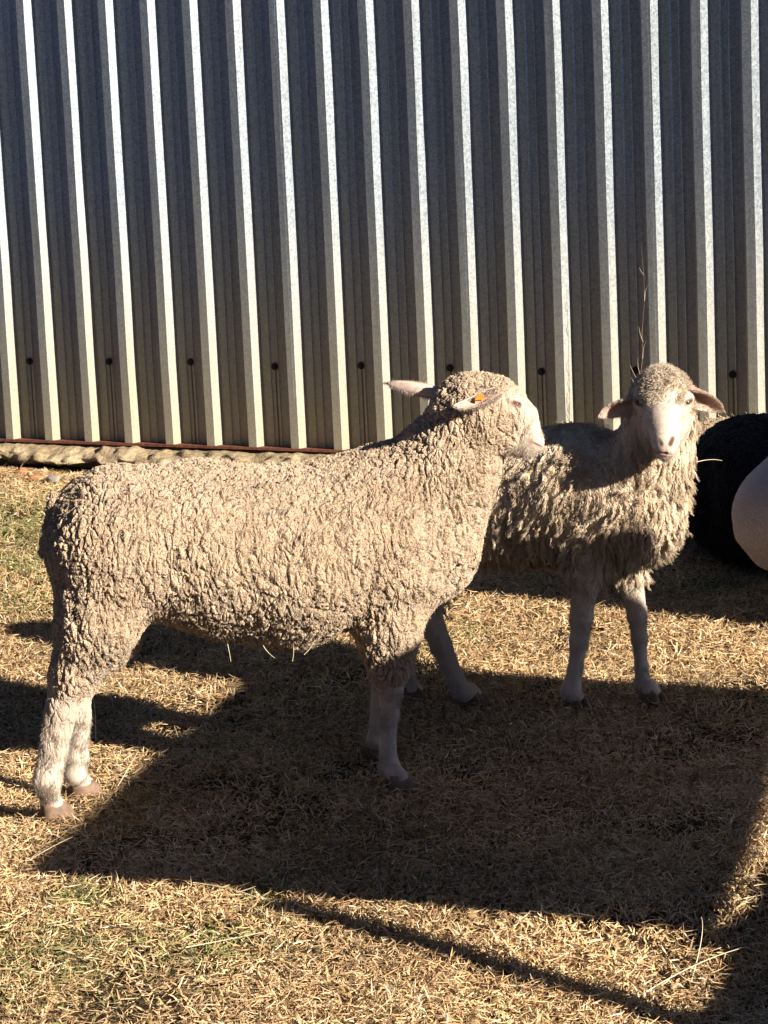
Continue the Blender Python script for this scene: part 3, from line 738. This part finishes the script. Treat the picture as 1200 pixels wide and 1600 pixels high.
# tan sheep behind it
PL, sc, s4, B = lying((1190, 850), [((1132, 765, .0), (1300, 763, .05), 112, 114), ((1300, 763, .05), (1440, 760, .08), 114, 105), ((1440, 735, .05), (1500, 660, .0), 74, 52), ((1200, 815, -.1), (1300, 825, -.12), 50, 40)], M['wool4'],
    'tan sheep mostly hidden behind the black one, only its sunlit back showing')
B.cone(PL.p(1500, 655, .0), PL.p(1560, 690, -.06), 42/sc, 22/sc, .03, 0., PALE)
o4, V4, Q4, W4 = body_obj(B, s4, M['wool4'], .009, 1)
ear(PL.p(1488, 640, -.06), PL.p(1450, 652, -.12), -HF, .05, s4, .5)
strands('fleece', V4, Q4, W4, s4, 12000, .022, .0018, (.60, .46, .30), (.42, .31, .2), .5, .5, .004, 22, 6, mask=lambda c: (c[:, 0] < 4.4)*1.)
# shorn pale sheep, rump towards the picture
PL = Plane(1290, 960); sc = PL.sc()
s5 = empty('sheep', tuple(G(1290, 960)), 'smooth pale shorn rump of a sheep cut off by the right edge', 'sheep'); B = Body()
def c5(a, b, ra, rb, k=40, wool=1., col=None): B.cone(PL.p(*a), PL.p(*b), ra/sc, rb/sc, k/sc, wool, col)
c5((1212, 806, 0), (1262, 792, .01), 65, 95, 15); c5((1170, 832, .0), (1200, 862, 0), 20, 24, 8); c5((1262, 792, .01), (1330, 832, .02), 95, 118); c5((1330, 832, .02), (1490, 836, .05), 118, 112); c5((1490, 820, .05), (1575, 745, .02), 80, 50)
c5((1585, 735, .02), (1650, 775, -.04), 44, 24, 20, 0., PALE)
f5 = (HR*.9+HF*.3)[:2]
c5((1300, 880, -.16), (1390, 925, -.22), 50, 24, 25); c5((1390, 930, -.22), (1330, 950, -.26), 18, 13, 12, 0., LEG)
c5((1490, 890, -.14), (1540, 935, -.18), 36, 18, 25); c5((1540, 938, -.18), (1480, 952, -.22), 15, 12, 12, 0., LEG)
o5, V5, Q5, W5 = body_obj(B, s5, M['shorn'], .008, 1)
strands('shorn_hair', V5, Q5, W5, s5, 40000, .006, .0006, (.68, .61, .57), (.54, .47, .44), .35, .5, .0008, 41, 3, mask=lambda c: (c[:, 0] < 4.2)*1., waves=.6)
ear(PL.p(1575, 715, -.06), PL.p(1530, 727, -.11), -HF, .05, s5, .5)

# ------------------------------------------------------------------ unseen panel added right of the frame, outline projected back from the grass shadow
XG = 5.15; tE = math.tan(ELE)/math.cos(PHI); tP = math.tan(PHI)
def back(px, py):
    g = G(px, py); return (XG, g[1]-(XG-g[0])*tP, (XG-g[0])*tE)
A, Bp, Cc, D = back(24, 1366), back(352, 1082), back(1196, 1195), back(1092, 1462)
Bf = back(380, 1058); Cf = back(1200, 1078)
E1, E2 = back(420, 1415), back(1075, 1606)
print('panel', [np.round(q, 2) for q in (A, Bp, Bf, Cf, Cc, D, E1, E2)])
screen = empty('shadow_screen', (XG, -4.6, 0), 'unseen sheet screen added right of the flock, cut to cast the big shadow', 'added shadow caster')
steel = flat('painted_steel', (.20, .21, .22), .6, .2, 30)
yn = A[1]; zt = A[2]
poly = [(D[1], D[2]), (A[1], A[2]), (Bf[1], Bf[2]), (-3.31, 1.295), (-3.22, 1.19), (-3.14, 1.09), (Cf[1], Cf[2]-.02), (Cc[1]+.35, Cc[2]+.04), (Cc[1], Cc[2])]
print('poly', np.round(poly, 2))
mb = MB(); k = len(poly)
mb.add([(XG-.01, y, z) for y, z in poly]+[(XG+.01, y, z) for y, z in poly], [tuple(range(k)), tuple(range(2*k-1, k-1, -1))]+[(i, i+k, (i+1) % k+k, (i+1) % k) for i in range(k)])
mb.build('sheet_panel', steel, screen)
for y in (A[1]+.03, Bf[1]-.04):
    pass
mb = MB(); mb.tube([E1, (XG, E2[1]+(E2[1]-E1[1])*.3, E2[2]+(E2[2]-E1[2])*.3)], .036, 10); mb.build('shadow_bar', steel, screen)  # added bar, placed to cast the thin slanting shadow band
pl2 = [back(*q)[1:] for q in ((1215, 1330), (1169, 1431), (1130, 1462), (1075, 1462), (1085, 1482), (1135, 1490), (1120, 1544), (1108, 1575), (1084, 1600), (1084, 1700), (1330, 1700), (1330, 1330))]
pl2 = [(y, max(z, .01)) for y, z in pl2]; k = len(pl2); mb = MB()
mb.add([(XG-.035, y, z) for y, z in pl2]+[(XG-.015, y, z) for y, z in pl2], [tuple(range(k)), tuple(range(2*k-1, k-1, -1))]+[(i, i+k, (i+1) % k+k, (i+1) % k) for i in range(k)])
mb.build('low_shadow_board', steel, screen)  # added sheet, outline shaped to cast the lower right shadow

# ------------------------------------------------------------------ unseen tank added right of the frame to shade the shorn sheep
tr = empty('shade_tank', (4.7, -1.76, 0), 'unseen open tank added right of the resting sheep to put them in shade', 'water tank')
mb = MB(); x0, x1, y0, y1, hh = 4.2, 5.3, -2.12, -1.50, 1.08
for (c, sz) in ((((x0+x1)/2, y0, hh/2+.01), (x1-x0, .012, hh)), (((x0+x1)/2, y1, hh/2+.01), (x1-x0, .012, hh)), ((x0, (y0+y1)/2, hh/2+.01), (.012, y1-y0-.016, hh-.004)), ((x1, (y0+y1)/2, hh/2+.01), (.012, y1-y0-.016, hh-.004)), (((x0+x1)/2, (y0+y1)/2, .03), (x1-x0-.03, y1-y0-.03, .012))): mb.box(c, sz)
mb.build('tank', flat('zinc', (.42, .44, .46), .5, .2, 20, .7), tr)
mb = MB(); mb.tube([(x0, y0, hh+.02), (x1, y0, hh+.02), (x1, y1, hh+.02), (x0, y1, hh+.02), (x0, y0, hh+.02)], .014, 8); mb.build('rim', flat('zinc_rim', (.45, .47, .49), .5, .2, 20, .7), tr)
mb = MB(); mb.box(((x0+x1)/2, (y0+y1)/2, hh-.08), (x1-x0-.02, y1-y0-.02, .01)); mb.build('water', flat('trough_water', (.03, .04, .03), .05, .1, 4, spec=.6), tr)

# ------------------------------------------------------------------ dry grass
def ribbons(name, P0, az, pitch, L, wd, bend, tint, mat, K=4, parent=None, twist=None, kind='stuff', label=None, cat=None):
    N = len(P0); t_ = np.linspace(0, 1, K)
    V = np.zeros((N, K, 2, 3)); p = P0.copy(); ang = pitch.copy(); a2 = az.copy()
    tw = twist if twist is not None else rng.uniform(-1.2, 1.2, N)
    for k in range(K):
        d = np.stack([np.cos(a2)*np.cos(ang), np.sin(a2)*np.cos(ang), np.sin(ang)], 1)
        hz = np.stack([-np.sin(a2), np.cos(a2), 0*a2], 1); nn = np.cross(d, hz)
        s = hz*np.cos(tw)[:, None]+nn*np.sin(tw)[:, None]
        w_ = (wd*(1-.75*t_[k]**2))[:, None]*.5
        V[:, k, 0] = p-s*w_; V[:, k, 1] = p+s*w_
        p = p+d*(L/(K-1))[:, None]; ang = ang-bend/(K-1); a2 = a2+tw*.25
    V[..., 2] = np.maximum(V[..., 2], .001)
    b = (np.arange(N)[:, None]*K*2+np.arange(K-1)[None]*2).reshape(-1)
    Fq = np.stack([b, b+1, b+3, b+2], 1)
    ti = np.repeat(tint[:, None], K*2, 1).reshape(-1, 3)
    o = npmesh(name, V.reshape(-1, 3), Fq, mat, parent, False, {'tint': ti})
    return tag(o, label, cat, None, kind)
PALST = np.array([(.62, .42, .20), (.70, .52, .29), (.52, .33, .15), (.38, .22, .10), (.58, .39, .17), (.76, .62, .42), (.24, .13, .06)])
PALST = np.clip((PALST*.88+PALST.mean(1, keepdims=True)*.12)*1.1, 0, .85)
PW = np.array([.24, .16, .2, .13, .17, .05, .05])
c0, c1_, c2_, c3_ = G(-120, 715), G(1320, 715), G(1320, 1720), G(-120, 1720)
def sample(N):
    u = rng.random((N, 1)); v = rng.random((N, 1)); 
    p = lerp(lerp(c0, c1_, u), lerp(c3_, c2_, u), v); p[:, 1] = np.minimum(p[:, 1], -.2-rng.random(N)*.1); return p
def wide(N):
    p = np.zeros((N, 3)); p[:, 0] = rng.uniform(-3, 9, N); p[:, 1] = rng.uniform(-9.5, -.25, N); return p
def green(p):
    g = snoise(p, 1.9, 31, 2)
    base = np.clip((g-.38)*3.5, 0, 1)*.22
    lush = 0
    for (px, py, r, a) in ((25, 820, .45, .75), (40, 880, .3, .6), (130, 1405, .07, .9), (60, 1500, .22, .45), (330, 1480, .13, .5), (410, 1400, .05, .8), (30, 945, .2, .4), (1120, 925, .10, .7), (200, 1470, .1, .35)):
        c = G(px, py); lush = np.maximum(lush, a*np.exp(-((p[:, 0]-c[0])**2+(p[:, 1]-c[1])**2)/(r*r)))
    return np.clip(base+lush, 0, .9)
def tints(p, gmul=1.):
    N = len(p); c = PALST[rng.choice(len(PALST), N, p=PW)]*rng.uniform(.75, 1.15, (N, 1))
    isg = rng.random(N) < green(p)*gmul
    gc = np.array([(.22, .23, .08), (.33, .31, .13), (.17, .19, .07)])[rng.integers(0, 3, N)]*rng.uniform(.8, 1.2, (N, 1))
    c[isg] = gc[isg]
    pt = snoise(p, 3.2, 77, 3)[:, None]; return np.clip(c*(1+.42*pt), 0, 1)
def field(pts, kind):
    N = len(pts); p = pts.copy(); p[:, 2] = gh(p[:, 0], p[:, 1])
    az = rng.uniform(0, 6.283, N)
    clump = snoise(p, 14., 55, 2)
    if kind == 'tuft':
        L = rng.uniform(.012, .034, N)*(1+.5*clump); pitch = rng.uniform(.35, 1.45, N); wd = rng.uniform(.0022, .0048, N); bend = rng.uniform(.2, 1.9, N)
    elif kind == 'litter':
        L = rng.uniform(.014, .046, N); pitch = rng.normal(.05, .16, N); wd = rng.uniform(.0011, .0026, N); bend = rng.normal(.1, .5, N); p[:, 2] += rng.uniform(.004, .022, N)
    return p, az, pitch, L, wd, bend, tints(p)
def thin(p):                                             # trodden, barer patches
    g = snoise(p, 4.5, 61, 3); return p[rng.random(len(p)) < np.clip(.92+(g+.12)*2.2, .28, 1)]
def cat(*fs): return [np.concatenate(x) for x in zip(*fs)]
fs = cat(field(thin(sample(250000)), 'tuft'), field(thin(sample(140000)), 'litter'), field(wide(70000), 'tuft'), field(wide(40000), 'litter'))
ribbons('dry_grass', *fs, M['straw'], 4, label='short dry yellow grass and trampled straw covering the ground', cat='grass')

# longer single stems
def stem(px, py, L, az, pitch, bend, name, label, group=None, r=.0013, base=None, colr=(.78, .66, .46), K=10):
    p = np.array(base if base is not None else G(px, py)+np.array([0, 0, .012])); pts = [p]; a = pitch
    for k in range(K): 
        p = p+np.array([math.cos(az)*math.cos(a), math.sin(az)*math.cos(a), math.sin(a)])*L/K; a -= bend/K; az += .04; pts.append(p)
        if p[2] < .004 and base is None: p[2] = .004
    mb = MB(); mb.tube(pts, [r*(1-.6*i/K) for i in range(K+1)], 5); mt = flat('stem', colr, .7, .15, 50)
    return tag(mb.build(name, mt, None, True), label, 'straw', group)
GS = 'loose straw stems lying on the grass'
st = [(48, 1352, .10, .6, .5, .3, 'pale bent straw stem at the left tip of the big shadow'),
      (410, 1415, .16, 2.9, .15, .1, 'long straw stem lying along the lower edge of the big shadow'),
      (290, 1490, .18, .5, .12, .1, 'long pale straw stem in the sunlit grass at lower left'),
      (1010, 1560, .22, .85, .35, .5, 'arched straw stem rising from the shadow edge at lower right'),
      (1080, 1545, .20, 1.6, .6, .7, 'curved straw stem beside the shadow in the lower right corner'),
      (1130, 1420, .15, .5, .15, .2, 'straw stem on the narrow sunlit strip at the right edge'),
      (150, 1165, .11, 1.9, 1.2, .2, 'thin straw stem standing beside the hind leg of the curly sheep'),
      (182, 1240, .10, .9, .9, .1, 'short straw stem leaning in front of the hind hooves'),
      (1120, 980, .10, .5, .35, .1, 'pale straw stem sticking up before the black sheep')]
for q in st: stem(*q[:6], 'loose_straw', q[6], GS)
# straw hanging from the belly wool
for (px, py, L, az) in ((405, 992, .055, 0.), (455, 994, .05, 1.), (495, 988, .05, .5), (352, 990, .055, .3)):
    p = S1.p(px, py, .03); lab = {405: 'straw wisp hanging from the middle of the curly sheep belly', 455: 'straw wisp hanging right of the middle of the belly', 495: 'straw wisp hanging from the belly nearest the foreleg', 352: 'leftmost straw wisp hanging under the curly belly'}[px]
    stem(0, 0, L*1.15, az, -1.45+.35*math.sin(px), .9*math.cos(px*1.7), 'straw_wisp', lab, 'straw wisps caught in belly wool', .0012, p, (.72, .62, .42))
# straws on sheep 2 fleece / between the sheep
stem(0, 0, .075, YAW*-1+.3, .15, .5, 'straw_wisp', 'thin straw wisp sticking out from the neck of the pale-faced sheep', None, .0012, S2.p(1088, 722, -.06), (.60, .48, .34))
# dry tuft
tf = empty('grass_tuft', tuple(G(1068, 925)), 'dry upright grass tuft in front of the black sheep', 'grass tuft')
c = G(1068, 925); nT = 16; P0 = np.tile(c, (nT, 1))+rng.normal(0, .016, (nT, 3))*[1, 1, 0]
r_ = ribbons('blade', P0, rng.uniform(0, 6.28, nT), rng.uniform(.8, 1.5, nT), rng.uniform(.05, .10, nT), np.full(nT, .0035), rng.uniform(0, .5, nT), PALST[rng.integers(0, 3, nT)], M['straw'], 5, tf, kind=None)
# tall dead weed against the wall
d = ray(1005, 600); tw = (-.10-CAM[1])/d[1]; wb = CAM+tw*d
def wp(px, py): d = ray(px, py); return CAM+((-.09-CAM[1])/d[1])*d
weed = empty('dead_weed', (wb[0], wb[1], 0), 'thin dead weed stalk standing against the wall behind the pale-faced sheep', 'weed')
mb = MB(); g0 = wp(1000, 690); g0[2] = .05
mb.tube([g0, wp(999, 600), wp(1004, 560), wp(1003, 520), wp(1007, 470), wp(1006, 430), wp(1002, 385)], [.0010, .0009, .0008, .0008, .0007, .0006, .0004], 6)
mb.build('stalk', flat('weed_stalk', (.26, .15, .11), .8, .5, 25), weed, True)
mtw = flat('weed_twig', (.42, .34, .27), .8, .3, 30)
for (a, b) in (((1000, 600), (984, 570)), ((1001, 590), (996, 560)), ((1004, 560), (1010, 530)), ((1005, 535), (998, 510)), ((1007, 470), (1012, 445)), ((1006, 430), (999, 418)), ((1000, 610), (986, 590)), ((1000, 600), (1013, 575))):
    mb = MB(); p, q = wp(*a), wp(*b); mb.tube([p, (p+q)/2+np.array([0, -.01, .004]), q], [.0011, .0009, .0005], 5); mb.build('twig', mtw, weed, True)
